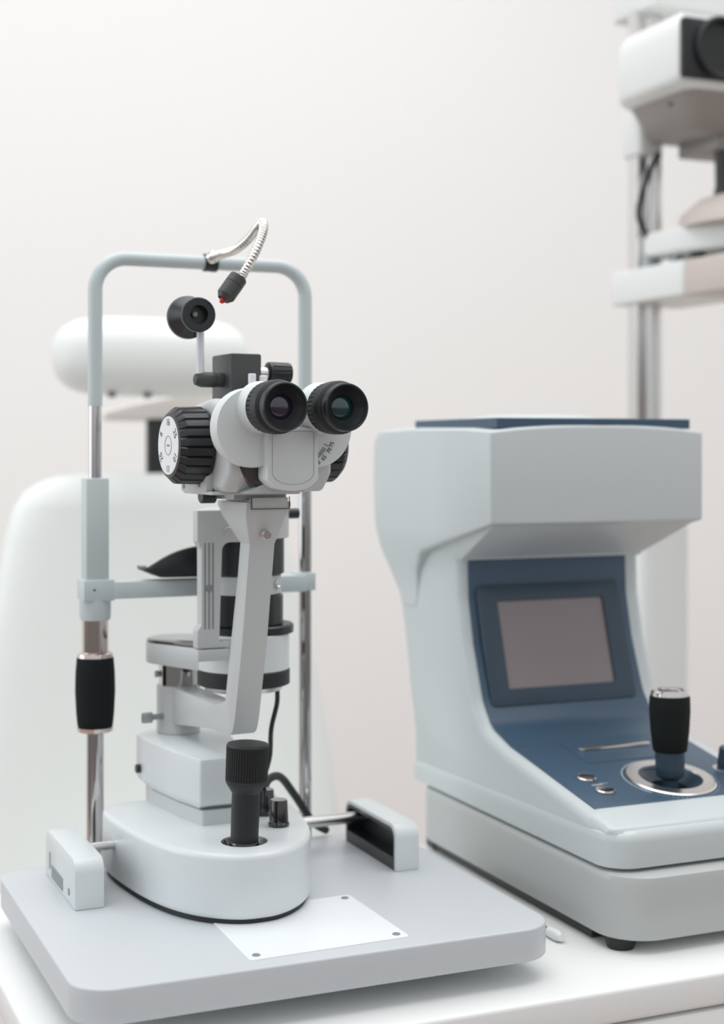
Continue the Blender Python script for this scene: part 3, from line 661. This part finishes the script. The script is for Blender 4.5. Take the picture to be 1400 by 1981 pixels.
for k in range(33):
    t = math.sin(math.pi/2*(-1+2*k/32)); x = .6145+t*.152; rr_ = (1-abs(t)**5)**.42 if abs(t) < 1 else .02
    rr_ = max(rr_, .12); ring = []
    for j_ in range(28):
        a = 2*math.pi*j_/28; c, s = math.cos(a), math.sin(a)
        zz = s*.060*rr_ if s > 0 else s*.060*rr_*(.95)
        ring.append((x, 2.255+math.copysign(abs(c)**.8, c)*.062*rr_, 1.358+math.copysign(abs(s)**.85, s)*.0605*rr_))
    hsx.append(ring)
hd2 = obj('headrest', loft(hsx), 'chair', ch, ang=70)
for x in (.545, .60): obj('bolt', cyl((x, 2.225, 1.294), (0, 0, 1), .006, .008), 'grey', hd2)
hp = [(.567, 1.262), (.567, 1.277), (.609, 1.288), (.660, 1.299), (.717, 1.3105), (.80, 1.3165), (.80, 1.262)]
obj('headrest_support', prism(hp, 2.360, 2.390, 'y', .004, 3, 40), 'chair2', ch)
obj('headrest_post', box(.637, .684, 2.358, 2.376, 1.10, 1.266, .003), 'blkp', ch)
obj('seat', prism(rrect(CC-.27, CC+.27, 1.72, 2.27, .06), .40, .50, 'z', .02, 4), 'chair', ch)
obj('pedestal', lathe([(.26, 0), (.26, .02), (.08, .05), (.06, .38), (.10, .40), (0, .40)], (CC, 2.05, 0), (0, 0, 1)), 'stand', ch)

# ---------------------------------------------------------------- instrument stand, hanger and chart projector
PX2, PY2 = 1.333, 1.985
st = thing('instrument_stand', 'tall grey metal stand pole with white column base and horizontal arm behind the autorefractor', 'stand', (PX2, PY2, 0))
obj('column_base', prism(rrect(PX2-.042, PX2+.056, PY2-.045, PY2+.045, .02), 0, 1.12, 'z', .006, 3), 'stand', st)
obj('pole', join(box(PX2-.0235, PX2+.000, PY2-.012, PY2+.016, 1.10, 1.90, .002), cyl((PX2+.0085, PY2-.004, 1.10), (0, 0, 1), .0160, .80)), 'chromer', st)
obj('arm_bracket', prism(rrect(1.295, 1.425, 1.834, 2.030, .010), 1.442, 1.494, 'z', .004, 3), 'stand', st)
obj('arm', box(1.298, 1.40, 1.10, 1.836, 1.4425, 1.4935, .003), 'warm', st)
obj('foot_plate', prism(rrect(PX2-.2, PX2+.2, PY2-.2, PY2+.2, .03), 0, .03, 'z', .004, 2), 'stand', st)
hgp = rounded([(1.312, 1.975), (1.315, 1.88), (1.40, 1.70), (1.62, 1.66), (1.62, 1.975)], [.02, .03, .03, .02, .02], 6)
pl2 = obj('hanger_plate', prism(hgp, 1.512, 1.550, 'z', .006, 3, 40), 'stand', st)
for x, y in ((1.348, 1.870), (1.388, 1.755)): obj('pad', cyl((x, y, 1.5045), (0, 0, 1), .011, .009, .001, 20), 'ink', pl2)
obj('hanger_dome', lathe([(.150, 0), (.146, .020), (.120, .042), (.06, .056), (0, .058)], (1.465, 1.83, 1.548), (0, 0, 1), 56), 'warm', st, ang=60)
obj('stem', lathe([(.018, 0), (.011, .03), (.012, .085), (0, .085)], (1.400, 1.88, 1.585), (0, 0, 1)), 'dgrey', st)
obj('hanger_foot', cyl((1.322, 1.96, 1.493), (0, 0, 1), .012, .021), 'alud', st)
obj('hanger_foot', cyl((1.345, 1.92, 1.493), (0, 0, 1), .009, .021), 'alud', st)
cp = catmull([(1.340, 1.96, 1.672), (1.322, 1.95, 1.655), (1.305, 1.95, 1.615), (1.304, 1.96, 1.575), (1.318, 1.955, 1.540)], 8)
obj('cable', tube(cp, .0048, 12), 'blk', st)
obj('top_bracket', prism(rrect(1.310, 1.60, 1.93, 2.05, .012), 1.893, 2.05, 'z', .005, 3), 'stand', st)
pj_ = thing('chart_projector', 'white chart projector housing with a dark lens at the top of the stand', 'projector', (1.42, 1.88, 1.655))
side = [(1.238, 1.765), (1.242, 1.93), (1.285, 1.965), (1.60, 1.965), (1.60, 1.765)]
sr = rounded(side, [.008, .05, .03, .03, .01], 6)
def ps(k, z, kx=1.44, ky=1.86): return [(kx+(x-kx)*k, ky+(y-ky)*k, z) for x, y in sr]
obj('projector_housing', loft([ps(.97, 1.7345), ps(.99, 1.7375), ps(1, 1.744), ps(1, 1.802), ps(.99, 1.820), ps(.95, 1.832)]), 'stand', pj_, ang=50)
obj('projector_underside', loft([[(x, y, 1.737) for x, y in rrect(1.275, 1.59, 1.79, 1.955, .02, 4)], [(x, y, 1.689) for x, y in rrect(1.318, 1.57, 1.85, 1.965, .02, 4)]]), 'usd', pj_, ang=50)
obj('projector_mount', box(1.375, 1.54, 1.86, 1.96, 1.668, 1.692, .003), 'usd', pj_)
obj('pole_clamp', prism(rrect(1.305, 1.350, 1.960, 2.012, .008), 1.672, 1.760, 'z', .004, 3), 'stand', pj_)
fpn = obj('lens_panel', prism(rrect(1.2425, 1.52, 1.740, 1.824, .005), 1.7595, 1.7665, 'y', .001, 2), 'blkp', pj_)
LC = (1.305, 1.761, 1.785)
obj('lens_barrel', lathe([(.044, 0), (.044, .010), (.041, .012), (.037, .010), (.036, .003), (0, .002)], LC, (0, -1, 0), 56), 'blk', fpn)
obj('vent_slot', box(1.285, 1.335, 1.848, 1.855, 1.7215, 1.7252, 0), 'ink', pj_)
